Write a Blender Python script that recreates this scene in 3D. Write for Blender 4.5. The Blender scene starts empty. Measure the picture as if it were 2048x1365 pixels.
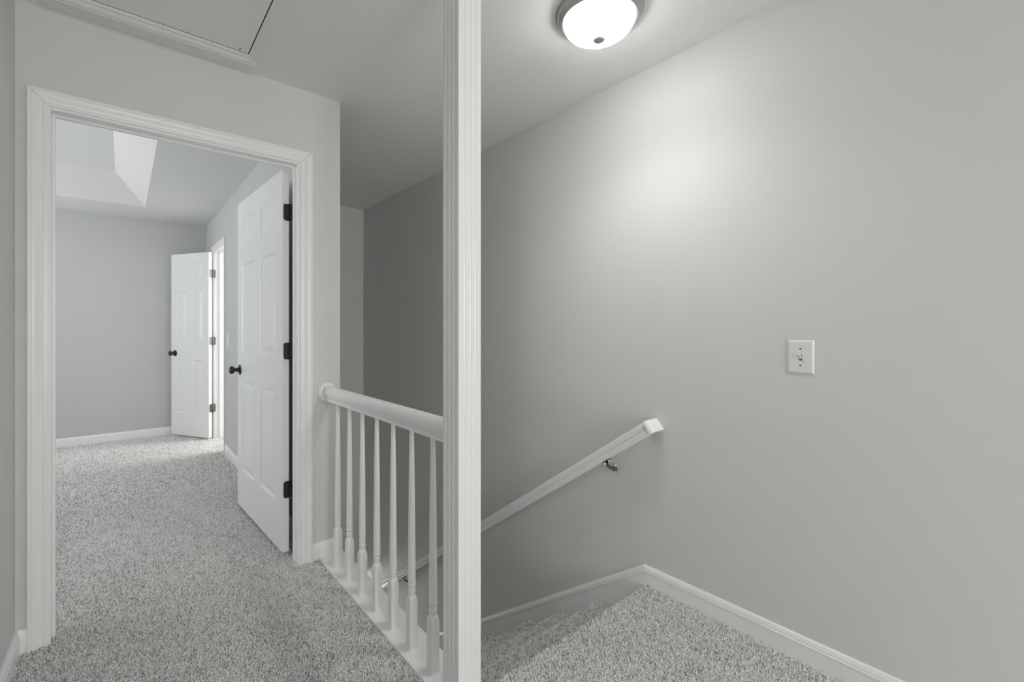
import bpy, math, random
import numpy as np
from mathutils import Vector

# ------------------------------------------------------------------ camera, world, light, exposure
SC = bpy.context.scene
COL = SC.collection
CAM_H = 1.2084
cam_d = bpy.data.cameras.new('camera')
cam_d.sensor_fit = 'HORIZONTAL'; cam_d.sensor_width = 36.0
cam_d.lens = 898.02 / 2048 * 36.0
cam_d.shift_x = (1024 - 968.03) / 2048
cam_d.shift_y = -(682.5 - 658.63) / 2048
cam_d.clip_start = 0.02
cam = bpy.data.objects.new('camera', cam_d); COL.objects.link(cam)
cam.location = (0, 0, CAM_H)
cam.rotation_euler = (math.radians(90), 0, -math.radians(38.7567))
SC.camera = cam

world = bpy.data.worlds.new('sky'); SC.world = world
world.use_nodes = True
wb = world.node_tree.nodes['Background']
wb.inputs[0].default_value = (0.80, 0.90, 1.0, 1); wb.inputs[1].default_value = 1.0

VS = SC.view_settings
VS.view_transform = 'Standard'; VS.look = 'None'; VS.gamma = 1.0; VS.use_curve_mapping = False
VS.exposure = 0.1
SC.display_settings.display_device = 'sRGB'

def area_light(name, loc, aim, sx, sy, power, color):
    l = bpy.data.lights.new(name, 'AREA'); l.shape = 'RECTANGLE'; l.size = sx; l.size_y = sy
    l.energy = power; l.color = color
    o = bpy.data.objects.new(name, l); COL.objects.link(o); o.location = loc
    o.rotation_euler = (Vector(aim) - Vector(loc)).to_track_quat('-Z', 'Y').to_euler()
    return o
# bedroom and side-room window daylight, plus added fill lights that stand out of view
POWER = dict(bedroom=72, side=50, hall=73, sky=8, down=30, dome=20, spot=16, world=0.3)  # hall, sky and down feed the added fill lights
wb.inputs[1].default_value = POWER['world']
area_light('bedroom_window_daylight', (-3.28, 4.35, 1.45), (-1.5, 4.35, 2.9), 2.2, 1.35, POWER['bedroom'], (0.985, 1.0, 0.995))
area_light('side_room_window_daylight', (2.93, 5.05, 1.60), (0.8, 5.4, 0.9), 0.9, 1.1, POWER['side'], (1.0, 0.985, 0.955))
area_light('hall_fill_light', (0.40, -4.58, 1.45), (0.75, 0, 1.75), 1.3, 1.4, POWER['hall'], (1.0, 0.995, 0.975))  # soft fill added behind the camera, no window known there
area_light('overhead_fill_light', (0.25, -1.25, 2.62), (0.25, -1.25, 0), 1.0, 1.5, POWER['sky'], (1.0, 0.99, 0.97))  # invented overhead fill behind the camera, lifts floor and ceiling
area_light('downstairs_fill_light', (1.42, 6.2, -1.9), (1.42, 2.2, 0.2), 0.95, 1.2, POWER['down'], (1.0, 0.99, 0.97))  # fill added from below to brighten the stairwell, source unseen
DOME_STRENGTH = POWER['dome']
SC.cycles.diffuse_bounces = 8; SC.cycles.max_bounces = 12

# ------------------------------------------------------------------ measured layout (metres, camera at x=y=0)
XL, XR = -0.3137, 1.9308          # hall left wall, right wall
YD, YD2 = 2.3855, 2.4995          # wall with the bedroom doorway, both faces
YE = 4.3946                       # end of the stairwell
H = 2.44
XCOR = 0.915                      # outside corner of the doorway wall at the stairwell
XB, XB2 = 0.7795, 0.8895          # bedroom right wall
YB = 6.2829                       # bedroom far wall
XBL = -3.2                        # bedroom window wall
YBACK = -4.5
RISE, RUN, YN = 0.183, 0.258, 1.178
TANA = 0.712
ALPHA = math.atan(TANA)
ZF = -0.006                       # hard floor under the pile
ZLOW = -2.75

# ------------------------------------------------------------------ materials
def new_mat(name):
    m = bpy.data.materials.new(name); m.use_nodes = True
    return m, m.node_tree.nodes, m.node_tree.links, m.node_tree.nodes['Principled BSDF']
def paint(name, col, rough=0.6, bump=0.0, scale=120.0, detail=3.0, var=0.03, spec=0.5, dist=0.002, rough_noise=0.0):
    m, N, L, b = new_mat(name)
    tc = N.new('ShaderNodeTexCoord')
    n = N.new('ShaderNodeTexNoise'); n.inputs['Scale'].default_value = 3.0; n.inputs['Detail'].default_value = 4
    L.new(tc.outputs['Object'], n.inputs['Vector'])
    r = N.new('ShaderNodeMapRange'); r.inputs[3].default_value = 1 - var; r.inputs[4].default_value = 1 + var
    L.new(n.outputs[0], r.inputs[0])
    mx = N.new('ShaderNodeVectorMath'); mx.operation = 'SCALE'; mx.inputs[0].default_value = col
    L.new(r.outputs[0], mx.inputs['Scale']); L.new(mx.outputs[0], b.inputs['Base Color'])
    b.inputs['Roughness'].default_value = rough
    b.inputs['Specular IOR Level'].default_value = spec
    if bump:
        n2 = N.new('ShaderNodeTexNoise'); n2.inputs['Scale'].default_value = scale; n2.inputs['Detail'].default_value = detail
        L.new(tc.outputs['Object'], n2.inputs['Vector'])
        bp = N.new('ShaderNodeBump'); bp.inputs['Strength'].default_value = bump; bp.inputs['Distance'].default_value = dist
        L.new(n2.outputs[0], bp.inputs['Height']); L.new(bp.outputs[0], b.inputs['Normal'])
    return m
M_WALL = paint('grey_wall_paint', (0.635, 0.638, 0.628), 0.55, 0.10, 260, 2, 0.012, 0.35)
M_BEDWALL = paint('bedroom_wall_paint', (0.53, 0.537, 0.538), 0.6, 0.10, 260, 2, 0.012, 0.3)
M_TRIM = paint('white_trim_paint', (0.82, 0.824, 0.82), 0.30, 0.02, 40, 2, 0.012, 0.5)
M_DOOR = paint('white_door_paint', (0.76, 0.766, 0.77), 0.32, 0.06, 70, 2, 0.01, 0.5)
M_PLATE = paint('white_switch_plastic', (0.72, 0.72, 0.69), 0.3, 0, var=0.01)
M_HATCH = paint('hatch_panel_paint', (0.84, 0.843, 0.83), 0.55, 0.12, 60, 3, 0.015, 0.35)
M_BLACK = paint('matte_black_metal', (0.012, 0.012, 0.013), 0.38, 0.05, 300, 2, 0.1)
M_STEEL = paint('grey_steel', (0.11, 0.11, 0.105), 0.35, 0.1, 300, 2, 0.1); M_STEEL.node_tree.nodes['Principled BSDF'].inputs['Metallic'].default_value = 0.3
M_NICKEL = paint('brushed_nickel', (0.45, 0.45, 0.44), 0.35, 0.04, 400, 2, 0.05); M_NICKEL.node_tree.nodes['Principled BSDF'].inputs['Metallic'].default_value = 0.9
M_FINIAL = paint('finial_nickel', (0.36, 0.36, 0.36), 0.45, 0, var=0.02)
M_GAP = paint('dark_gap', (0.03, 0.03, 0.03), 0.9, 0, var=0.05)

def ceiling_mat(name, col, strength):
    m, N, L, b = new_mat(name)
    tc = N.new('ShaderNodeTexCoord')
    n1 = N.new('ShaderNodeTexNoise'); n1.inputs['Scale'].default_value = 75; n1.inputs['Detail'].default_value = 4; n1.inputs['Roughness'].default_value = 0.6
    n2 = N.new('ShaderNodeTexVoronoi'); n2.inputs['Scale'].default_value = 55
    L.new(tc.outputs['Object'], n1.inputs['Vector']); L.new(tc.outputs['Object'], n2.inputs['Vector'])
    a = N.new('ShaderNodeMath'); a.operation = 'SUBTRACT'
    L.new(n1.outputs[0], a.inputs[0])
    s = N.new('ShaderNodeMath'); s.operation = 'MULTIPLY'; s.inputs[1].default_value = 0.35
    L.new(n2.outputs['Distance'], s.inputs[0]); L.new(s.outputs[0], a.inputs[1])
    bp = N.new('ShaderNodeBump'); bp.inputs['Strength'].default_value = strength; bp.inputs['Distance'].default_value = 0.004
    L.new(a.outputs[0], bp.inputs['Height']); L.new(bp.outputs[0], b.inputs['Normal'])
    b.inputs['Base Color'].default_value = (*col, 1); b.inputs['Roughness'].default_value = 0.75
    b.inputs['Specular IOR Level'].default_value = 0.25
    return m
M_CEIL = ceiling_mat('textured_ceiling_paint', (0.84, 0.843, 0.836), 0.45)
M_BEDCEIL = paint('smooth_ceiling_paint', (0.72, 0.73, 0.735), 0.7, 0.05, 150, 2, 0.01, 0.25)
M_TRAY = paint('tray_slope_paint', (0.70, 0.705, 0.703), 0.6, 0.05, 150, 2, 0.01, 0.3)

def glass_dome():
    m, N, L, b = new_mat('lit_white_glass')
    b.inputs['Base Color'].default_value = (0.9, 0.9, 0.88, 1); b.inputs['Roughness'].default_value = 0.25
    b.inputs['Emission Color'].default_value = (1.0, 0.985, 0.955, 1); b.inputs['Emission Strength'].default_value = DOME_STRENGTH
    return m
M_DOME = glass_dome()

def carpet_mat(name, attr):
    m, N, L, b = new_mat(name)
    tc = N.new('ShaderNodeTexCoord')
    ramp = N.new('ShaderNodeValToRGB')
    e = ramp.color_ramp.elements
    e[0].position = 0.0; e[0].color = (0.34, 0.335, 0.325, 1)
    e[1].position = 1.0; e[1].color = (0.93, 0.925, 0.91, 1)
    e.new(0.30).color = (0.62, 0.615, 0.605, 1); e.new(0.6).color = (0.85, 0.845, 0.835, 1)
    if attr:
        a = N.new('ShaderNodeAttribute'); a.attribute_name = 'tone'
        L.new(a.outputs['Fac'], ramp.inputs[0])
    else:
        n = N.new('ShaderNodeTexNoise'); n.inputs['Scale'].default_value = 170; n.inputs['Detail'].default_value = 3
        L.new(tc.outputs['Object'], n.inputs['Vector'])
        r = N.new('ShaderNodeMapRange'); r.inputs[1].default_value = 0.3; r.inputs[2].default_value = 0.7
        L.new(n.outputs[0], r.inputs[0]); L.new(r.outputs[0], ramp.inputs[0])
        bp = N.new('ShaderNodeBump'); bp.inputs['Strength'].default_value = 0.8; bp.inputs['Distance'].default_value = 0.006
        L.new(n.outputs[0], bp.inputs['Height']); L.new(bp.outputs[0], b.inputs['Normal'])
    L.new(ramp.outputs[0], b.inputs['Base Color'])
    b.inputs['Roughness'].default_value = 0.95; b.inputs['Specular IOR Level'].default_value = 0.1
    return m
M_CARPET = carpet_mat('carpet_backing', False)
M_PILE = carpet_mat('carpet_yarn', True)

# ------------------------------------------------------------------ helpers
class MB:
    """collects vertices and faces of one mesh"""
    def __init__(s): s.v = []; s.f = []
    def add(s, vs, fs):
        o = len(s.v); s.v += [tuple(p) for p in vs]; s.f += [tuple(i + o for i in f) for f in fs]; return s
    def box(s, x0, x1, y0, y1, z0, z1):
        return s.add([(x0,y0,z0),(x1,y0,z0),(x1,y1,z0),(x0,y1,z0),(x0,y0,z1),(x1,y0,z1),(x1,y1,z1),(x0,y1,z1)],
                     [(0,3,2,1),(4,5,6,7),(0,1,5,4),(1,2,6,5),(2,3,7,6),(3,0,4,7)])
    def loft(s, rings, caps=True, closed=True):
        n = len(rings[0]); vs = [p for r in rings for p in r]; fs = []
        for i in range(len(rings) - 1):
            for j in range(n if closed else n - 1):
                k = (j + 1) % n
                fs.append((i*n+j, i*n+k, (i+1)*n+k, (i+1)*n+j))
        if caps: fs += [tuple(reversed(range(n))), tuple((len(rings)-1)*n + j for j in range(n))]
        return s.add(vs, fs)
    def lathe(s, prof, c, axis='z', seg=24, caps=True):
        rings = []
        for r, h in prof:
            ring = []
            for k in range(seg):
                a = 2*math.pi*k/seg; u, w = r*math.cos(a), r*math.sin(a)
                if axis == 'z': ring.append((c[0]+u, c[1]+w, c[2]+h))
                elif axis == 'y': ring.append((c[0]+u, c[1]+h, c[2]-w))
                else: ring.append((c[0]+h, c[1]+u, c[2]+w))
            rings.append(ring)
        return s.loft(rings, caps)
def wloc(o):
    p = Vector((0,0,0))
    while o: p += o.location; o = o.parent
    return p
def obj(name, mb, mat, parent=None, local=False, smooth=None, bevel=0.0, kind=None):
    me = bpy.data.meshes.new(name)
    off = Vector((0,0,0)) if (local or not parent) else wloc(parent)
    me.from_pydata([(p[0]-off.x, p[1]-off.y, p[2]-off.z) for p in mb.v], [], mb.f)
    me.materials.append(mat)
    bm_fix(me)
    o = bpy.data.objects.new(name, me); COL.objects.link(o)
    if parent: o.parent = parent
    if smooth is not None: me.shade_smooth(); me.set_sharp_from_angle(angle=math.radians(smooth))
    if bevel:
        b = o.modifiers.new('edge', 'BEVEL'); b.width = bevel; b.segments = 2; b.limit_method = 'ANGLE'; b.angle_limit = math.radians(50)
    if kind: o['kind'] = kind
    return o
import bmesh
def bm_fix(me):
    bm = bmesh.new(); bm.from_mesh(me); bmesh.ops.recalc_face_normals(bm, faces=bm.faces); bm.to_mesh(me); bm.free()
def tag(o, label, cat=None, group=None, kind=None):
    o['label'] = label
    if cat: o['category'] = cat
    if group: o['group'] = group
    if kind: o['kind'] = kind
    return o
def empty(name, loc, rz=0):
    o = bpy.data.objects.new(name, None); COL.objects.link(o); o.location = loc; o.rotation_euler = (0,0,rz); o.empty_display_size = 0.1
    return o
def struct(name, mb, mat, label, cat, **k):
    o = obj(name, mb, mat, **k); return tag(o, label, cat, kind='structure')
def copy_tree(o, parent=None):
    c = o.copy(); COL.objects.link(c); c.parent = parent
    for ch in list(o.children): copy_tree(ch, c)
    return c
def wall_box(mb, axis, a0, a1, t0, t1, z0, z1, holes=()):
    """a wall running along axis with rectangular holes (u0,u1,w0,w1), built from blocks"""
    def blk(u0, u1, w0, w1):
        if u1 - u0 > 1e-4 and w1 - w0 > 1e-4:
            if axis == 'x': mb.box(u0, u1, t0, t1, w0, w1)
            else: mb.box(t0, t1, u0, u1, w0, w1)
    u = a0
    for (h0, h1, w0, w1) in sorted(holes):
        blk(u, h0, z0, z1); blk(h0, h1, z0, w0); blk(h0, h1, w1, z1); u = h1
    blk(u, a1, z0, z1)
    return mb

# ------------------------------------------------------------------ the setting: floors, ceilings, walls
XC0, XC1, PLZ = 0.797, 0.928, 0.012          # white base plate along the stairwell
f = MB()
f.box(XL, XC0, YBACK, YD, -0.25, ZF)
f.box(XC0, XR, YBACK, YN - 0.10, -0.25, ZF)
f.box(-0.2285, 0.7065, YD, YD2, -0.25, ZF)
f.box(XC0, XCOR, YN - 0.10, YD, -0.25, ZF)
struct('floor', f, M_CARPET, 'grey speckled carpet floor of the upstairs hall and landing', 'floor')
f = MB(); f.box(XBL, XB, YD2, YB, -0.25, ZF); f.box(XB, XB2, 5.0, 5.80, -0.25, ZF)
struct('floor_bedroom', f, M_CARPET, 'grey carpet floor of the bedroom behind the doorway', 'floor')
f = MB(); f.box(XB2, 2.9, 4.51, YB, -0.25, ZF)
struct('floor_side_room', f, M_CARPET, 'carpet floor of the small bright room off the bedroom', 'floor')
struct('floor_lower', MB().box(0.8, 2.05, 1.0, 6.6, ZLOW - 0.2, ZLOW), M_CARPET, 'carpet floor at the foot of the stairs', 'floor')
f = MB(); f.box(XL - .11, -.25, YBACK - .1, -.5, H, H + .1); f.box(.75, XR + .12, YBACK - .1, -.5, H, H + .1); f.box(-.25, .75, YBACK - .1, -2.0, H, H + .1)  # opening between these blocks passes the added overhead fill
f.box(XL - .11, XR + .12, -.5, YD2, H, H + .1); f.box(XB2, XR + .12, YD2, YE + .11, H, H + .1)
ch_ = struct('ceiling', f, M_CEIL, 'textured off-white ceiling over the hall and stairwell', 'ceiling')
for nx_, ny_ in ((1.3555, 1.5848), (1.3374, 1.3441), (1.2174, 2.0047), (1.895, 1.858)):
    npm = MB(); npm.lathe([(.005, .001), (.0048, -.0006), (.003, -.0022), (0, -.0028)], (nx_, ny_, H), 'z', 10); obj('nail_pop', npm, M_CEIL, ch_, smooth=60)
# bedroom ceiling with a raised tray
TX0, TX1, TY0, TY1, TZ, TI = -2.6, 0.1715, 3.10, 5.672, 2.685, 0.232
c = MB()
c.box(XBL, TX0, YD2, YB, H, H+.1); c.box(TX1, XB, YD2, YB, H, H+.1); c.box(TX0, TX1, YD2, TY0, H, H+.1); c.box(TX0, TX1, TY1, YB, H, H+.1)
c.box(TX0 + TI, TX1 - TI, TY0 + TI, TY1 - TI, TZ, TZ + .1)
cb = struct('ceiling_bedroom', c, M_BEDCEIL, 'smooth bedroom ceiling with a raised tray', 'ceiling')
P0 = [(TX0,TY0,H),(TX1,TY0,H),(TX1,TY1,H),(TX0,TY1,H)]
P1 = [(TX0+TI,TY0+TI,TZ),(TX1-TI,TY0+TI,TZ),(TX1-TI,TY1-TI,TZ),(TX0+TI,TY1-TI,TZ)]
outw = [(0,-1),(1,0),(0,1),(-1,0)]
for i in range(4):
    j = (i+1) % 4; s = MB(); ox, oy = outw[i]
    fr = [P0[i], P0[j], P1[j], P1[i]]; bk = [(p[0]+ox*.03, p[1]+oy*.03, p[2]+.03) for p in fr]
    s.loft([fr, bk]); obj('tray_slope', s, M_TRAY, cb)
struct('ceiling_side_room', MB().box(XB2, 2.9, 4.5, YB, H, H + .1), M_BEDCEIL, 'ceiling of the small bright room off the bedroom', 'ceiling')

struct('wall_left', MB().box(XL - .11, XL, YBACK, YD2, 0, H), M_WALL, 'grey painted hall wall meeting the bedroom doorway wall', 'wall')
struct('wall_right', wall_box(MB(), 'y', YBACK, YE + .11, XR, XR + .12, ZLOW, H), M_WALL, 'long grey painted wall carrying the stair handrail and light switch', 'wall')
struct('wall_back', wall_box(MB(), 'x', XL - .11, XR + .12, YBACK - .11, YBACK, 0, H, [(-0.25, 1.05, 0.75, 2.15)]), M_WALL, 'grey painted wall with an unseen opening added for fill light at the other end of the hall', 'wall')  # opening out of view, made to let the hall fill in
DX0, DX1, DZ = -0.2285, 0.7065, 2.063
struct('wall_doorway', wall_box(MB(), 'x', XL, XCOR, YD, YD2, 0, H, [(DX0 - .02, DX1 + .02, 0, DZ + .02)]), M_WALL, 'light grey wall around the bedroom doorway', 'wall')
struct('wall_stairwell_end', wall_box(MB(), 'x', XCOR, XR, YE, YE + .11, ZLOW, H, [(XCOR + .001, XR - .001, -2.6, -1.30)]), M_WALL, 'grey wall closing the far end of the stairwell', 'wall')  # low hole, out of view, passes the added fill from below
w = MB(); w.box(.80, XCOR, YE + .11, 6.5, ZLOW, -.26); w.box(XR, XR + .12, YE + .11, 6.5, ZLOW, -.26); w.box(.80, XR + .12, 6.5, 6.6, ZLOW, -.26); w.box(XCOR, XR, YE + .11, 6.5, -.36, -.26)  # unseen enclosure added to set the downstairs fill further back
struct('wall_lower_hall', w, M_WALL, 'unseen grey walls of a downstairs hall added around the stairwell fill light', 'wall')
w = MB(); w.box(XB2, XCOR, YD2, YE + .11, ZLOW, H)
struct('wall_stairwell_side', w, M_WALL, 'grey wall of the stairwell running on from the doorway corner', 'wall')
struct('wall_stairwell_below', MB().box(XCOR - .02, XCOR, YN - .10, YD2, ZLOW, -0.25), M_WALL, 'grey stairwell wall under the balustrade plate', 'wall')
SY0, SY1, SZ = 5.065, 5.737, 2.055
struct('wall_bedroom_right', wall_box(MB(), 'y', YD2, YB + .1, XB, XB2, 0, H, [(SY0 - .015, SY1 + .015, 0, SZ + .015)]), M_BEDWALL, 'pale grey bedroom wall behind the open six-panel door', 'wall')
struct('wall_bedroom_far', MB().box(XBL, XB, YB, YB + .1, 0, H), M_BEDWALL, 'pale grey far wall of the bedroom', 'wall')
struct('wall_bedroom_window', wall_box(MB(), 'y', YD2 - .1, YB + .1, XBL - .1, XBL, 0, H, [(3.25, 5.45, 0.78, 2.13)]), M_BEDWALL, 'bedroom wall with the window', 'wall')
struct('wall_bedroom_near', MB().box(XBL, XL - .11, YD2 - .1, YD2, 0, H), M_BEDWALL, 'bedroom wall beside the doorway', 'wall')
w = MB(); wall_box(w, 'y', 4.4, YB + .1, 2.9, 3.0, 0, H, [(4.6, 5.5, 1.05, 2.15)]); w.box(XB2, 2.9, YB, YB + .1, 0, H); w.box(XCOR, 2.9, YE + .11, YE + .16, 0, H)
struct('wall_side_room', w, M_TRIM, 'walls of the small bright room off the bedroom', 'wall')

# ------------------------------------------------------------------ baseboards
BT, BH = 0.014, 0.0886
def base_profile(h=BH, t=BT):      # (out from wall, height)
    return [(0, -0.01), (t, -0.01), (t, h-.028), (t-.0012, h-.0255), (t-.0005, h-.022), (t-.004, h-.008), (t-.008, h), (0, h)]
def baseboard(name, label, axis, a0, a1, face, sgn, m0=0, m1=0, mat=M_TRIM):
    """profile run along an axis; sgn = direction the board faces; m0, m1 shift the ends per unit of thickness (mitres)"""
    rings = []
    for a, mm in ((a0, m0), (a1, m1)):
        if axis == 'x': rings.append([(a + mm*u, face + sgn*u, z) for u, z in base_profile()])
        else: rings.append([(face + sgn*u, a + mm*u, z) for u, z in base_profile()])
    return struct(name, MB().loft(rings), mat, label, 'baseboard')
baseboard('baseboard_left', 'white baseboard along the hall wall left of the doorway', 'y', YBACK, YD, XL, 1, 0, -1)
baseboard('baseboard_doorway_left', 'short white baseboard between hall corner and doorway casing', 'x', XL, -0.2811, YD, -1, 1, 0)
baseboard('baseboard_doorway_right', 'short white baseboard between doorway casing and stairwell corner', 'x', 0.7629, XCOR, YD, -1)
baseboard('baseboard_bedroom_far', 'white baseboard on the far bedroom wall', 'x', XBL, XB, YB, -1)
baseboard('baseboard_bedroom_right', 'white baseboard behind the open six-panel door', 'y', YD2, 4.985, XB, -1)
baseboard('baseboard_bedroom_corner', 'short white baseboard behind the far bedroom door', 'y', 5.83, YB, XB, -1)
# stair skirt: level along the landing, then down with the stairs
br = empty('baseboard_right', (XR, YN, 0)); tag(br, 'white capped baseboard turning down the stairs as a sloping skirt', 'baseboard', kind='structure')
YK, ZK = 1.1876, 0.0912
YS1 = YE
def skirt_line(off):
    """top line lowered by a perpendicular offset, with a mitre at the bend"""
    t1 = np.array([0, -off]); t2n = np.array([-math.sin(ALPHA), -math.cos(ALPHA)])  # normals pointing down
    bend = off * math.tan(ALPHA/2)
    kx, kz = YK - bend, ZK - off
    return [(YBACK, ZK - off), (kx, kz), (YS1, kz - (YS1 - kx)*TANA)]
prof = [(0.0, 0.0), (0.005, 0.0), (0.0085, 0.003), (0.0125, 0.013), (0.0137, 0.0195), (0.0120, 0.0215), (0.0150, 0.0235), (0.0150, 0.0275), (0.0125, 0.029), (0.0, 0.029)]
lines = [skirt_line(o_) for _, o_ in prof]
rings = [[(XR - prof[k][0], lines[k][i][0], lines[k][i][1]) for k in range(len(prof))] for i in range(3)]
obj('cap', MB().loft(rings), M_TRIM, br)
tl = skirt_line(0.0265)
poly = [(YBACK, -0.01), (YBACK, tl[0][1]), tl[1], tl[2], (YS1, tl[2][1] - 0.34), (YK + 0.02, -0.34), (YK - .02, -0.01)]
s = MB(); s.loft([[(XR, y, z) for y, z in poly], [(XR - .0125, y, z) for y, z in poly]])
obj('board', s, M_TRIM, br)
obj('gap', MB().loft([[(XR-.0126, 1.164, .006), (XR-.0126, 1.150, .0005), (XR-.0126, 1.164, -.004)], [(XR-.0131, 1.164, .006), (XR-.0131, 1.150, .0005), (XR-.0131, 1.164, -.004)]]), M_GAP, br)

# ------------------------------------------------------------------ door casings and jambs
CP = [(0, 0), (0, .0165), (.0025, .0183), (.006, .0183), (.0085, .0160), (.0105, .0158), (.0125, .0172), (.016, .0175), (.022, .0160), (.030, .0125), (.038, .0090), (.0435, .0080), (.0445, .0100), (.0485, .0098), (.0495, .0082), (.0545, .0076), (.058, .0050), (.058, 0)]
def casing_set(parent, x0, x1, zt, M, wdt=0.058, gap=0.0006, prof=CP, foot=-0.01, four=False, zb=0.0):
    """mitred casing: x0,x1,zt outer edges; M(u, w, t) maps (across, up, proud) to world"""
    k = wdt / 0.058
    P = [(u*k, t) for u, t in prof]
    left = [[M(x0 + u, foot, t) for u, t in P], [M(x0 + u, zt - u - gap, t) for u, t in P]]
    right = [[M(x1 - u, foot, t) for u, t in P], [M(x1 - u, zt - u - gap, t) for u, t in P]]
    head = [[M(x0 + u + gap, zt - u, t) for u, t in P], [M(x1 - u - gap, zt - u, t) for u, t in P]]
    if four:
        left[0] = [M(x0 + u, zb + u + gap, t) for u, t in P]; right[0] = [M(x1 - u, zb + u + gap, t) for u, t in P]
        foot_ = [[M(x0 + u + gap, zb + u, t) for u, t in P], [M(x1 - u - gap, zb + u, t) for u, t in P]]
        obj('casing', MB().loft(foot_), M_TRIM, parent, smooth=25)
    for r in (left, right, head): obj('casing', MB().loft(r), M_TRIM, parent, smooth=25)
t1 = empty('trim_1', (0.24, YD, 0)); tag(t1, 'white moulded casing and jamb around the bedroom doorway', 'door frame', kind='structure')
casing_set(t1, -0.2815, 0.7629, 2.1203, lambda u, w, t: (u, YD - t, w))
# rabbeted jambs: (inwards, depth)
JP = [(-.012, 0), (0.0105, 0), (0.0105, .046), (.0195, .046), (.0195, .064), (0, .064), (0, YD2 - YD), (-.012, YD2 - YD)]
obj('jamb', MB().loft([[(DX0 + u, YD + d, -.01) for u, d in JP], [(DX0 + u, YD + d, DZ - u) for u, d in JP]]), M_TRIM, t1)
obj('jamb', MB().loft([[(DX1 - u, YD + d, -.01) for u, d in JP], [(DX1 - u, YD + d, DZ - u) for u, d in JP]]), M_TRIM, t1)
obj('head_jamb', MB().loft([[(DX0 + u, YD + d, DZ - u) for u, d in JP], [(DX1 - u, YD + d, DZ - u) for u, d in JP]]), M_TRIM, t1)
casing_set(t1, -0.292, 0.768, 2.1233, lambda u, w, t: (u, YD2 + t*.6, w))
t2 = empty('trim_2', (XB, 5.4, 0)); tag(t2, 'white casing and bright jamb of the far bedroom door', 'door frame', kind='structure')
casing_set(t2, SY0 - .062, SY1 + .062, SZ + .062, lambda u, w, t: (XB - t, u, w))
for y0, y1 in ((SY1, SY1 + .014), (SY0 - .014, SY0)):
    sg = -1 if y0 == SY1 else 1; yi = SY1 if sg < 0 else SY0
    j = MB(); j.box(XB, XB2, y0, y1, -.01, SZ); j.box(XB + .052, XB + .087, min(yi, yi + sg*.011), max(yi, yi + sg*.011), -.01, SZ - .011)
    obj('jamb', j, M_TRIM, t2)
j = MB(); j.box(XB, XB2, SY0 - .014, SY1 + .014, SZ, SZ + .014); j.box(XB + .052, XB + .087, SY0, SY1, SZ - .011, SZ)
obj('head_jamb', j, M_TRIM, t2)

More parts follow.
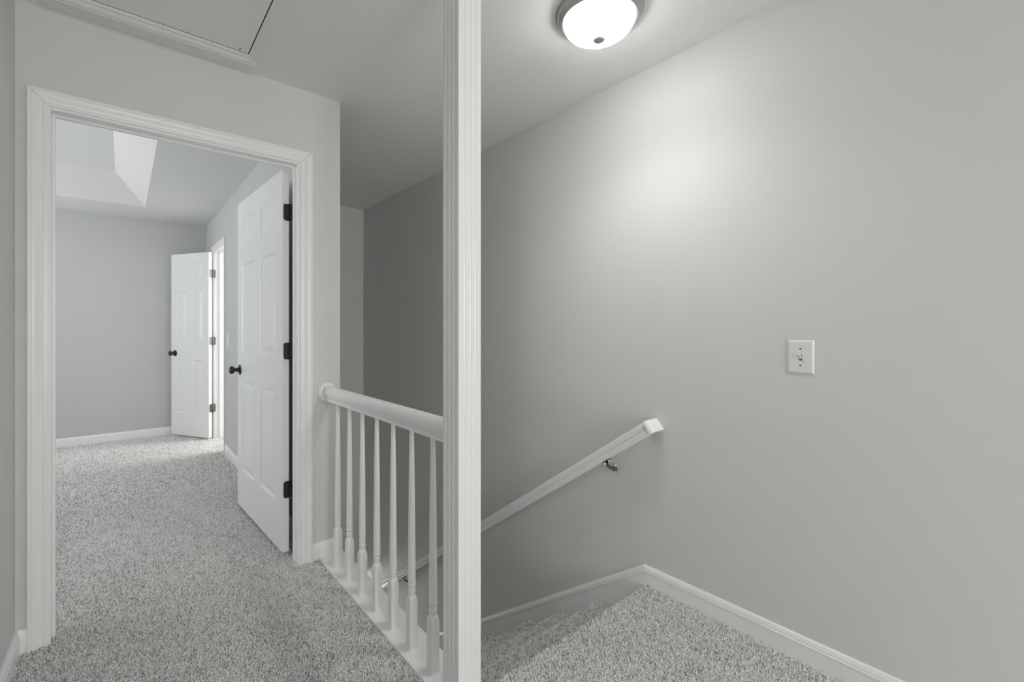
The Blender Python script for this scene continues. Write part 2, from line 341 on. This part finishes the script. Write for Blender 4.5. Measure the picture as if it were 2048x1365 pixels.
# ------------------------------------------------------------------ six-panel doors (local: hinge edge at x=0, slab along +x, faces at y=0 and y=-T)
ROWS = [(0.25, 0.845), (1.04, 1.615), (1.73, 1.925)]
def six_panel_door(name, loc, rz, W, Hd, T, cols, hinge_z, knob_x, label, hinge_mat, zoff, leaf_to_jamb):
    d = empty(name, loc, rz); tag(d, label, 'door', kind='structure')
    xs = [0, cols[0][0], cols[0][1], cols[1][0], cols[1][1], W]
    s = MB(); z0 = zoff
    rows = [(a + .022, b + .022) for a, b in ROWS]
    zs = [z0] + [z for r in rows for z in r] + [z0 + Hd]
    # stiles, rails and the recessed grounds between them as one continuous slab
    for side in (0, 1):
        yf = 0.0 if side == 0 else -T
        for i in range(5):
            for k in range(7):
                if i in (1, 3) and k in (1, 3, 5): continue
                vs = [(xs[i],yf,zs[k]),(xs[i+1],yf,zs[k]),(xs[i+1],yf,zs[k+1]),(xs[i],yf,zs[k+1])]
                s.add(vs, [(0,1,2,3)])
        sg = -1 if side == 0 else 1
        for i in (1, 3):
            for k in (1, 3, 5):
                a = [(xs[i],zs[k]),(xs[i+1],zs[k]),(xs[i+1],zs[k+1]),(xs[i],zs[k+1])]
                m = 0.014; mv = [(1,1),(-1,1),(-1,-1),(1,-1)]
                r0 = [(x, yf, z) for x, z in a]
                r1 = [(x+mx*.005, yf+sg*.003, z+mz*.005) for (x, z), (mx, mz) in zip(a, mv)]
                r2 = [(x+mx*.012, yf+sg*.0085, z+mz*.012) for (x, z), (mx, mz) in zip(a, mv)]
                s.loft([r0, r1, r2], caps=False)
                s.add(r2, [(0,1,2,3)])
    s.add([(0,0,z0),(0,-T,z0),(0,-T,z0+Hd),(0,0,z0+Hd)], [(0,1,2,3)])
    s.add([(W,0,z0),(W,-T,z0),(W,-T,z0+Hd),(W,0,z0+Hd)], [(0,1,2,3)])
    s.add([(0,0,z0),(W,0,z0),(W,-T,z0),(0,-T,z0)], [(0,1,2,3)])
    s.add([(0,0,z0+Hd),(W,0,z0+Hd),(W,-T,z0+Hd),(0,-T,z0+Hd)], [(0,1,2,3)])
    me_s = MB(); me_s.v = s.v; me_s.f = s.f
    slab = obj('slab', me_s, M_DOOR, d, local=True)
    bm = bmesh.new(); bm.from_mesh(slab.data); bmesh.ops.remove_doubles(bm, verts=bm.verts, dist=1e-5); bmesh.ops.recalc_face_normals(bm, faces=bm.faces); bm.to_mesh(slab.data); bm.free()
    for i in (1, 3):
        for k in (1, 3, 5):
            x0, x1, za, zb = xs[i]+.014, xs[i+1]-.014, zs[k]+.014, zs[k+1]-.014
            p = MB()
            for yf, sg in ((0.0, -1), (-T, 1)):
                bw = min(0.030, (x1-x0)*.3)
                r0 = [(x0,yf+sg*.0085,za),(x1,yf+sg*.0085,za),(x1,yf+sg*.0085,zb),(x0,yf+sg*.0085,zb)]
                r1 = [(x0+bw,yf+sg*.0015,za+bw),(x1-bw,yf+sg*.0015,za+bw),(x1-bw,yf+sg*.0015,zb-bw),(x0+bw,yf+sg*.0015,zb-bw)]
                p.loft([r0, r1], caps=False); p.add(r1, [(0,1,2,3)])
            obj('panel', p, M_DOOR, slab, local=True)
    for yf, sg in ((0.0, 1), (-T, -1)):
        kn = MB()
        prof = [(0.0335,0),(0.0335,.003),(.030,.006),(.020,.009),(.0135,.012),(.0135,.022),(.0105,.026),(.0105,.030),(.015,.033),(.022,.038),(.0258,.045),(.0265,.051),(.0245,.058),(.018,.063),(.008,.0655),(.0,.066)]
        kn.lathe([(r, sg*h) for r, h in prof], (knob_x, yf, 0.936), 'y', 24)
        obj('knob', kn, M_BLACK, d, local=True, smooth=40)
    for hz in hinge_z:
        h = empty('hinge', (0,0,0)); h.parent = d
        hm = MB(); hh = 0.0445
        def rleaf(u0, u1, rad=0.012):
            pts = []
            for (cx_, cz_, a0) in ((u1-rad, hh-rad, 0), ):
                pass
            pts = [(u0, -hh), (u1 - rad, -hh)]
            pts += [(u1 - rad + rad*math.sin(a), -hh + rad - rad*math.cos(a)) for a in np.linspace(0.3, 1.5708, 5)]
            pts += [(u1 - rad + rad*math.cos(a), hh - rad + rad*math.sin(a)) for a in np.linspace(0, 1.27, 5)]
            pts += [(u1 - rad, hh), (u0, hh)]
            return pts
        # leaf let into the slab's hinge edge (x=0 plane), barrel at the y=-T corner, leaf towards the jamb
        lf = rleaf(0.0, T - 0.006)
        hm.loft([[(-0.0022, -T + u, hz + z) for u, z in lf], [(0.0, -T + u, hz + z) for u, z in lf]])
        obj('door_leaf', hm, hinge_mat, h, local=True)
        bl = MB(); q = 5
        for i in range(q):
            za, zb = hz - hh + i*2*hh/q + .0006, hz - hh + (i+1)*2*hh/q - .0006
            bl.lathe([(.0052, za), (.0052, zb)], (-0.0045, -T - 0.004, 0), 'z', 12)
        bl.lathe([(.003, hz-hh-.002), (.0048, hz-hh-.0015), (.0048, hz+hh+.0015), (.003, hz+hh+.002)], (-0.0045, -T - 0.004, 0), 'z', 12)
        obj('barrel', bl, hinge_mat, h, local=True, smooth=40)
        jl = rleaf(0.0, 0.032); (ax, ay) = leaf_to_jamb
        jm = MB(); nx, ny = -ay, ax
        jm.loft([[(-0.0045 + ax*u + nx*o_, -T - 0.004 + ay*u + ny*o_, hz + z) for u, z in jl] for o_ in (-.001, .001)])
        obj('jamb_leaf', jm, hinge_mat, h, local=True)
    return d
# bedroom door, open about 93 degrees: local +x runs along (-0.0543, 0.9985); visible face towards -X is local y=0
DT = 0.0345
rz1 = math.atan2(0.99852, -0.05432)
six_panel_door('door_1', (0.6557, 2.524, 0), rz1, 0.912, 2.033, DT, [(.117, .400), (.512, .800)], (0.3525, 1.0915, 1.831), 0.852,
               'white six-panel door standing open with black knob and black hinges', M_BLACK, 0.022, (-1.0, 0.02))
rz2 = math.atan2(0.85582, -0.51727)
six_panel_door('door_2', (0.7255, 5.700, 0), rz2, 0.585, 2.035, 0.036, [(.095, .228), (.348, .482)], (0.341, 1.079, 1.818), 0.525,
               'white six-panel door ajar in the far bedroom corner with grey steel hinges', M_STEEL, 0.016, (-.517*.96 + .856*.28, -.856*.96 - .517*.28))

# ------------------------------------------------------------------ fluted post at the head of the stairs
PX, PY, PW = 0.8023, 1.124, 0.0889
def post_ring(z, dep):
    pts = []
    fw = 0.0048
    def side(p0, dx, dy, nx, ny):
        out = [(p0[0]+dx*.0025, p0[1]+dy*.0025)]
        for c_ in (0.255, 0.5, 0.745):
            for k, q in ((-1, 0), (-.62, .62), (0, 1), (.62, .62), (1, 0)):
                t = c_*PW + k*fw
                out.append((p0[0] + dx*t - nx*dep*q, p0[1] + dy*t - ny*dep*q))
        out.append((p0[0]+dx*(PW-.0025), p0[1]+dy*(PW-.0025)))
        return out
    pts += side((PX, PY), 1, 0, 0, -1); pts += side((PX+PW, PY), 0, 1, 1, 0)
    pts += side((PX+PW, PY+PW), -1, 0, 0, 1); pts += side((PX, PY+PW), 0, -1, -1, 0)
    return [(x, y, z) for x, y in pts]
p = MB().loft([post_ring(-.006, 0), post_ring(.158, 0), post_ring(.170, .0032), post_ring(2.30, .0032), post_ring(2.312, 0), post_ring(H, 0)])
tag(obj('newel_post', p, M_TRIM), 'tall square white fluted post running from landing to ceiling', 'post')

# ------------------------------------------------------------------ balustrade
BXc = 0.8445
bal = empty('balustrade', (BXc, 1.8, 0)); tag(bal, 'white balustrade with round-topped rail and seven turned balusters beside the stairwell', 'balustrade')
s = MB(); s.box(XC0, XC1, PY + PW, YD, ZF, PLZ); s.box(XC0, PX, PY+PW-.02, PY + PW, ZF, PLZ)
obj('base_plate', MB().box(XC0, XC1, PY + PW, YD - BT - .0005, ZF, PLZ), M_TRIM, bal, bevel=.002)
RP = [(.0, .834), (.021, .834), (.0222, .8352), (.0222, .8415), (.0195, .8435), (.0195, .8452), (.0212, .849), (.0240, .856), (.0278, .864), (.0302, .872), (.0306, .880), (.0290, .889), (.0245, .8975), (.0175, .9040), (.009, .9078), (0, .909)]
ring = [(u, z) for u, z in RP[1:]] + [(-u, z) for u, z in reversed(RP[1:-1])]
obj('rail', MB().loft([[(BXc + u, y, z) for u, z in ring] for y in (PY + PW, YD - .012)]), M_TRIM, bal, smooth=35)
ro = MB(); ro.lathe([(.0515, 0), (.0515, -.004), (.0500, -.0075), (.0465, -.010), (.0440, -.0105), (.0425, -.0135), (.038, -.0155), (0.0, -.0155)], (BXc, YD, .8715), 'y', 40)
obj('rosette', ro, M_TRIM, bal, smooth=35)
BP = [(.0125, .212), (.0138, .217), (.0149, .226), (.0142, .234), (.0126, .2405), (.0124, .2425), (.0150, .2445), (.0155, .249), (.0150, .2535), (.0124, .2555), (.0130, .258), (.0147, .2595), (.0147, .29), (.0120, .60), (.0083, .836)]
def baluster():
    m = MB(); hs = .016; rings = []
    NS = 24
    def rr(z):
        if z <= .188: return .0300
        t = (z - .188) / (.212 - .188); return .0228 + (.0125 - .0228) * (t ** 1.3)
    zs = [PLZ, .188, .191, .195, .199, .203, .207, .210]
    for z in zs:
        ring = []
        for k in range(NS):
            a = 2*math.pi*k/NS; sq = hs / max(abs(math.cos(a)), abs(math.sin(a))); r = min(sq, rr(z))
            ring.append((r*math.cos(a), r*math.sin(a), z))
        rings.append(ring)
    for r, z in BP: rings.append([(r*math.cos(2*math.pi*k/NS), r*math.sin(2*math.pi*k/NS), z) for k in range(NS)])
    return m.loft(rings)
b0 = obj('baluster', baluster(), M_TRIM, bal, local=True, smooth=32)
for k in range(7):
    b = b0 if k == 0 else b0.copy()
    if k: COL.objects.link(b)
    b.location = (0, 1.337 + .1488*k - 1.8, 0)

# ------------------------------------------------------------------ staircase
st = empty('staircase', ((XCOR + XR)/2, YN, ZLOW)); tag(st, 'carpeted straight stairs going down between the balustrade and the grey wall', 'staircase')
SX0, SX1 = XCOR + .001, XR - .0126
NSTEP = 12
def step_profile(k):
    zt = ZF - k*RISE; yn = YN + k*RUN; yb = yn - RUN - .03 if k else YN - .10
    R = .016
    pts = [(yb, zt), (yn - R, zt)]
    pts += [(yn - R + R*math.sin(a), zt - R + R*math.cos(a)) for a in np.linspace(.25, math.pi - .25, 9)]
    pts += [(yn - R, zt - 2*R), (yn - .020, zt - 2*R - .003), (yn - .020, zt - RISE - .02), (yb, zt - RISE - .02)]
    return pts
for k in range(NSTEP):
    P = step_profile(k)
    x0 = PX + PW if k == 0 else SX0
    if k == 0: x0 = SX0
    if YN + k*RUN > YE: P = [(min(y, YE), z) for y, z in P]
    obj('step', MB().loft([[(x0, y, z) for y, z in P], [(SX1, y, z) for y, z in P]]), M_CARPET, st)

# ------------------------------------------------------------------ wall handrail down the stairs
hr = empty('stair_handrail', (1.87, 1.107, .0)); tag(hr, 'white moulded handrail sloping down the grey wall above the stairs', 'handrail')
tv = np.array([0, math.cos(ALPHA), -math.sin(ALPHA)]); nv = np.array([0, math.sin(ALPHA), math.cos(ALPHA)]); xv = np.array([1.0, 0, 0])
Cc = np.array([1.870, 1.107, .7355])
half = [(.0, 0), (.0225, 0), (.0245, .0015), (.0245, .0075), (.0225, .0095), (.0228, .0115), (.0250, .0135), (.0245, .0155), (.0190, .0205), (.0165, .028), (.0175, .036), (.0215, .0425), (.0250, .0465), (.0255, .051), (.0235, .0560), (.017, .0600), (.008, .0620), (0, .0625)]
hp = half[1:] + [(-u, v) for u, v in reversed(half[1:-1])]
Lr = (4.30 - Cc[1]) / math.cos(ALPHA)
r_beg = [Cc + u*(-xv) + v*nv for u, v in hp]
r_end = [Cc + u*(-xv) + v*nv + Lr*tv for u, v in hp]
obj('rail', MB().loft([r_beg, r_end]), M_TRIM, hr, smooth=35)
# rounded end block returning to the wall
WX = XR - Cc[0]
def end_ring(v, i):
    fx, ro = .0262 - i, .021
    pts = [(-fx, .003), (-fx, -.001)]
    pts += [(-fx + ro - ro*math.cos(a), -.001 - (ro - i)*math.sin(a)) for a in np.linspace(.2, 1.5708, 8)]
    pts += [(WX, -.022 + i), (WX, .003)]
    return [Cc + x*xv + q*tv + v*nv for x, q in pts]
obj('end_return', MB().loft([end_ring(-.0005, .0015), end_ring(.002, 0), end_ring(.050, 0), end_ring(.0565, .0018), end_ring(.0608, .006), end_ring(.063, .012)]), M_TRIM, hr, smooth=45)
def bracket(y):
    s_ = (y - Cc[1]) / math.cos(ALPHA); under = Cc + s_*tv
    bk = empty('bracket', (0,0,0)); bk.parent = hr
    q = MB()
    pt = []
    # saddle under the rail
    sad = [(-.011, -.022), (.011, -.022), (.011, .022), (-.011, .022)]
    q.loft([[under + a*xv + b_*tv - .0005*nv for a, b_ in sad], [under + a*xv + b_*tv - .0035*nv for a, b_ in sad]])
    # arm: down from the saddle and across to the wall
    path = [np.array([under[0], under[1], under[2] - .003]), np.array([under[0], under[1]-.001, under[2] - .020]), np.array([under[0] + .022, under[1]-.004, under[2] - .040]), np.array([XR - .003, under[1]-.008, under[2] - .055])]
    wd = [.0055, .0065, .0075, .010]; hg = [.004, .005, .007, .013]
    q.loft([[p_ + np.array([0, -w_, -h_]), p_ + np.array([0, w_, -h_]), p_ + np.array([0, w_, h_]), p_ + np.array([0, -w_, h_])] for p_, w_, h_ in zip(path, wd, hg)])
    obj('arm', q, M_STEEL, bk)
    w_ = MB(); w_.lathe([(.0125, 0), (.0125, -.003), (.009, -.005), (0, -.005)], (XR, under[1]-.008, under[2] - .052), 'x', 20)
    obj('wall_plate', w_, M_STEEL, bk, smooth=40)
    for dx, dy, dz, r in ((-.002, .012, -.012, .0058), (.0, -.013, -.006, .005)):
        sc = MB(); c_ = under + np.array([dx, dy - .004, dz - dy*TANA*.9]); sc.lathe([(0, -.005), (r*.8, -.004), (r, 0), (r*.8, .004), (0, .006)], tuple(c_), 'z', 12); obj('screw', sc, M_TRIM, bk, smooth=60)
    for dz in (-.034, -.062):
        sc = MB(); sc.lathe([(.0055, -.001), (.0055, -.007), (.003, -.0085), (0, -.0085)], (XR - .003, under[1] - .012, under[2] + dz), 'x', 12); obj('screw', sc, M_TRIM, bk, smooth=60)
for y in (1.357, 3.424): bracket(y)

# ------------------------------------------------------------------ light switches (built on a wall facing -X)
def light_switch(x, y, z, w, h, label):
    s_ = empty('light_switch', (x, y, z)); tag(s_, label, 'light switch')
    a, b_ = w/2, h/2; m_ = .0055
    def rg(d, i): return [(x - d, y - a + i, z - b_ + i), (x - d, y + a - i, z - b_ + i), (x - d, y + a - i, z + b_ - i), (x - d, y - a + i, z + b_ - i)]
    pl = obj('plate', MB().loft([rg(0, 0), rg(.0018, 0), rg(.0052, .0035), rg(.0062, .0075)]), M_PLATE, s_)
    obj('slot', MB().box(x - .0064, x - .006, y - .0048, y + .0048, z - .0125, z + .0115), M_GAP, s_)
    e1 = MB()
    e1.loft([[(x - .006, y - .0042, z - .0085), (x - .006, y + .0042, z - .0085), (x - .006, y + .0042, z + .006), (x - .006, y - .0042, z + .006)],
             [(x - .013, y - .0038, z + .001), (x - .013, y + .0038, z + .001), (x - .012, y + .0038, z + .011), (x - .012, y - .0038, z + .011)],
             [(x - .0185, y - .0034, z + .0080), (x - .0185, y + .0034, z + .0080), (x - .0165, y + .0034, z + .0145), (x - .0165, y - .0034, z + .0145)]])
    obj('toggle', e1, M_PLATE, s_, bevel=.001)
    for dz in (-.0302, .0302):
        sc = MB(); sc.lathe([(.0031, -.0062), (.0031, -.0066), (.002, -.0074), (0, -.0075)], (x, y, z + dz), 'x', 14); sc.box(x - .0077, x - .0074, y - .0026, y + .0026, z + dz - .0004, z + dz + .0004)
        obj('screw', sc, M_STEEL if abs(x - XR) < .1 else M_PLATE, s_)
    return s_
light_switch(XR, .5548, 1.1063, .0826, .1225, 'white toggle light switch on the long grey wall above the landing')
light_switch(XB, 4.895, 1.095, .074, .118, 'white light switch on the bedroom wall beside the far door casing')

# ------------------------------------------------------------------ flush ceiling light
LX, LY = 1.44, 1.08
cl = empty('ceiling_light', (LX, LY, H)); tag(cl, 'round flush ceiling light with lit white glass bowl and nickel rim', 'ceiling light')
pan = MB(); pan.lathe([(.120, 0), (.1675, 0), (.1680, -.003), (.1660, -.007), (.1625, -.009), (.1600, -.018), (.1540, -.029), (.1485, -.034), (.1470, -.0375), (.1440, -.0395), (.1365, -.0395), (.1340, -.037), (.1340, -.020), (.120, -.020)], (LX, LY, H), 'z', 72, caps=False)
obj('pan', pan, M_NICKEL, cl, smooth=30)
dm = [(.1335, -.030)]
for a in np.linspace(0, math.pi/2, 14): dm.append((.1335*math.cos(a)**1.12 if a < 1.57 else 0.0, -.0395 - .066*math.sin(a)))
dm[-1] = (.004, -.1055)
obj('glass_bowl', MB().lathe(dm, (LX, LY, H), 'z', 64, caps=True), M_DOME, cl, smooth=60)
fn = MB(); fn.lathe([(.0205, -.101), (.0225, -.1055), (.0220, -.1090), (.0175, -.1125), (.009, -.1148), (.0, -.1152)], (LX, LY, H), 'z', 24)
obj('finial', fn, M_FINIAL, cl, smooth=50)

if POWER['spot']:
    bl = bpy.data.lights.new('bulb', 'SPOT'); bl.energy = POWER['spot']; bl.spot_size = math.radians(150); bl.spot_blend = 1.0; bl.shadow_soft_size = .09; bl.color = (1.0, .985, .955)
    bo = bpy.data.objects.new('bulb', bl); COL.objects.link(bo); bo.location = (LX, LY, H - .16)
# ------------------------------------------------------------------ attic hatch
ah = empty('attic_hatch', (.16, 1.6, H)); tag(ah, 'flat white attic hatch panel framed by white moulding in the ceiling', 'attic hatch')
HX0, HX1, HY0, HY1 = -.190, .436, .95, 2.222
casing_set(ah, HX0 - .062, HX1 + .062, HY1 + .062, lambda u, w, t: (u, w, H - t), wdt=.062, four=True, zb=HY0 - .062)
g = MB()
obj('panel', MB().box(HX0 + .004, HX1 - .004, HY0 + .004, HY1 - .004, H - .004, H), M_HATCH, ah)
g = MB()
for x0, x1, y0, y1 in ((HX1-.004, HX1, HY0, HY1), (HX0, HX0+.004, HY0, HY1), (HX0+.004, HX1-.004, HY1-.004, HY1), (HX0+.004, HX1-.004, HY0, HY0+.004)): g.box(x0, x1, y0, y1, H-.0038, H-.0002)
obj('gap', g, M_GAP, ah)
nl = MB(); nl.lathe([(.0042, -.004), (.0038, -.0052), (.0, -.0055)], (.3975, 2.2, H), 'z', 12); obj('nail', nl, M_STEEL, ah)

# ------------------------------------------------------------------ carpet pile
rng = np.random.default_rng(7)
def tone_field(x, y):
    """slow vacuum/foot-mark variation of the nap plus per-tuft yarn colour"""
    return 0.05*np.sin(3.1*x + 1.7*np.sin(2.3*y)) + 0.05*np.sin(4.3*y - 2.0*np.sin(1.9*x))
def pile_mesh(name, P, Nn, length, rad, parent=None):
    n = len(P)
    # tangent frame
    ref = np.where(np.abs(Nn[:, [2]]) > .7, np.array([[1., 0, 0]]), np.array([[0, 0, 1.]]))
    T = np.cross(Nn, ref); T /= np.linalg.norm(T, axis=1, keepdims=True); B = np.cross(Nn, T)
    az = rng.uniform(0, 2*np.pi, n); lean = rng.uniform(.15, 1.0, n)
    dirv = (T*np.cos(az)[:, None] + B*np.sin(az)[:, None])
    L = length*rng.uniform(.75, 1.2, n); r = rad*rng.uniform(.8, 1.25, n)
    mid = P + Nn*(L*.55)[:, None] + dirv*(L*.25*lean)[:, None]
    az2 = az + rng.normal(0, .8, n); dir2 = (T*np.cos(az2)[:, None] + B*np.sin(az2)[:, None])
    tip = mid + Nn*(L*.38)[:, None] + dir2*(L*.55*lean)[:, None]
    V = np.zeros((n, 7, 3)); ph = rng.uniform(0, 2*np.pi, n)
    for k in range(3):
        a = ph + k*2.0944; off = T*np.cos(a)[:, None] + B*np.sin(a)[:, None]
        V[:, k] = P + off*(r*.7)[:, None]
        V[:, 3+k] = mid + off*(r*1.15)[:, None]
    V[:, 6] = tip
    base = (np.arange(n)*7)[:, None]
    q = np.array([[0,1,4,3],[1,2,5,4],[2,0,3,5]]); t = np.array([[3,4,6],[4,5,6],[5,3,6]])
    quads = (base[:, :, None] + q[None]).reshape(n, -1); tris = (base[:, :, None] + t[None]).reshape(n, -1)
    loops = np.concatenate([quads, tris], axis=1).reshape(-1).astype(np.int32)
    sizes = np.tile(np.array([4,4,4,3,3,3], np.int32), n)
    me = bpy.data.meshes.new(name)
    vv = V.reshape(-1, 3)
    if parent: vv = vv - np.array(wloc(parent))
    me.vertices.add(n*7); me.vertices.foreach_set('co', vv.astype(np.float32).ravel())
    me.loops.add(len(loops)); me.loops.foreach_set('vertex_index', loops)
    me.polygons.add(n*6); st_ = np.concatenate([[0], np.cumsum(sizes)[:-1]]).astype(np.int32)
    me.polygons.foreach_set('loop_start', st_)
    me.polygons.foreach_set('use_smooth', np.ones(n*6, bool))
    me.update(calc_edges=True)
    tone = np.clip(rng.normal(.74, .24, n) + tone_field(P[:, 0], P[:, 1]), 0, 1)
    dark = rng.uniform(0, 1, n) < .14; tone[dark] *= .22
    at = me.attributes.new('tone', 'FLOAT', 'POINT'); at.data.foreach_set('value', np.repeat(tone, 7).astype(np.float32))
    me.materials.append(M_PILE)
    o = bpy.data.objects.new(name, me); COL.objects.link(o)
    if parent: o.parent = parent
    o['kind'] = 'stuff'
    return o
def grid_pts(x0, x1, y0, y1, sp):
    xs, ys = np.meshgrid(np.arange(x0 + sp/2, x1, sp), np.arange(y0 + sp/2, y1, sp)); n = xs.size
    return np.stack([xs.ravel() + rng.uniform(-.45, .45, n)*sp, ys.ravel() + rng.uniform(-.45, .45, n)*sp], 1)
def flat(areas, sp):
    A = np.concatenate([grid_pts(*a, sp) for a in areas]); P = np.column_stack([A, np.full(len(A), ZF)])
    Nn = np.tile(np.array([[0., 0, 1]]), (len(A), 1)); return P, Nn
sp = .0062
P, Nn = flat([(XL + BT, XC0, .35, YD - .004), (DX0 + .011, DX1 - .011, YD - .004, YD2), (XC0, PX + PW, .35, PY - .002), (PX + PW, XR - .014, .25, YN - .10), (PX + PW, SX0 + .007, YN - .10, YN + .004)], sp)
tag(pile_mesh('carpet_pile', P, Nn, .0125, .0021), 'grey speckled cut pile of the hall carpet', 'carpet')
P1_, N1_ = flat([(-.9, XB - BT, YD2, 4.0)], .0066)
P2_, N2_ = flat([(-1.6, XB - BT, 4.0, YB - BT), (XB - BT, XB2, SY0, SY1)], .0095)
o1 = pile_mesh('bedroom_carpet_pile', P1_, N1_, .0125, .0023); tag(o1, 'grey speckled cut pile of the bedroom carpet inside the doorway', 'carpet')
o2 = pile_mesh('bedroom_carpet_pile', P2_, N2_, .013, .0033); tag(o2, 'grey cut pile of the bedroom carpet near the far wall', 'carpet')
# stairs: follow each step's profile
PP, NN = [], []
for k in range(0, 8):
    zt = ZF - k*RISE; yn = YN + k*RUN; R = .016
    x0 = SX0 + .007; x1 = SX1 - .001
    y0 = (YN - .10) if k == 0 else yn - RUN - .018
    spk = sp if k < 4 else .008
    Ltop = yn - R - y0; Larc = R*math.pi; Lr_ = RISE - 2*R - .004
    tot = Ltop + Larc + Lr_
    A = grid_pts(x0, x1, 0, tot, spk); s_ = A[:, 1]; y = np.zeros_like(s_); z = np.zeros_like(s_); ny = np.zeros_like(s_); nz = np.zeros_like(s_)
    m1 = s_ < Ltop; y[m1] = y0 + s_[m1]; z[m1] = zt; nz[m1] = 1
    m2 = (s_ >= Ltop) & (s_ < Ltop + Larc); a = (s_[m2] - Ltop)/R
    y[m2] = yn - R + R*np.sin(a); z[m2] = zt - R + R*np.cos(a); ny[m2] = np.sin(a); nz[m2] = np.cos(a)
    m3 = s_ >= Ltop + Larc; y[m3] = yn - .020; z[m3] = zt - 2*R - .003 - (s_[m3] - Ltop - Larc); ny[m3] = 1
    PP.append(np.column_stack([A[:, 0], y, z])); NN.append(np.column_stack([0*y, ny, nz]))
pile_mesh('carpet_pile', np.concatenate(PP), np.concatenate(NN), .0125, .0021, parent=st)
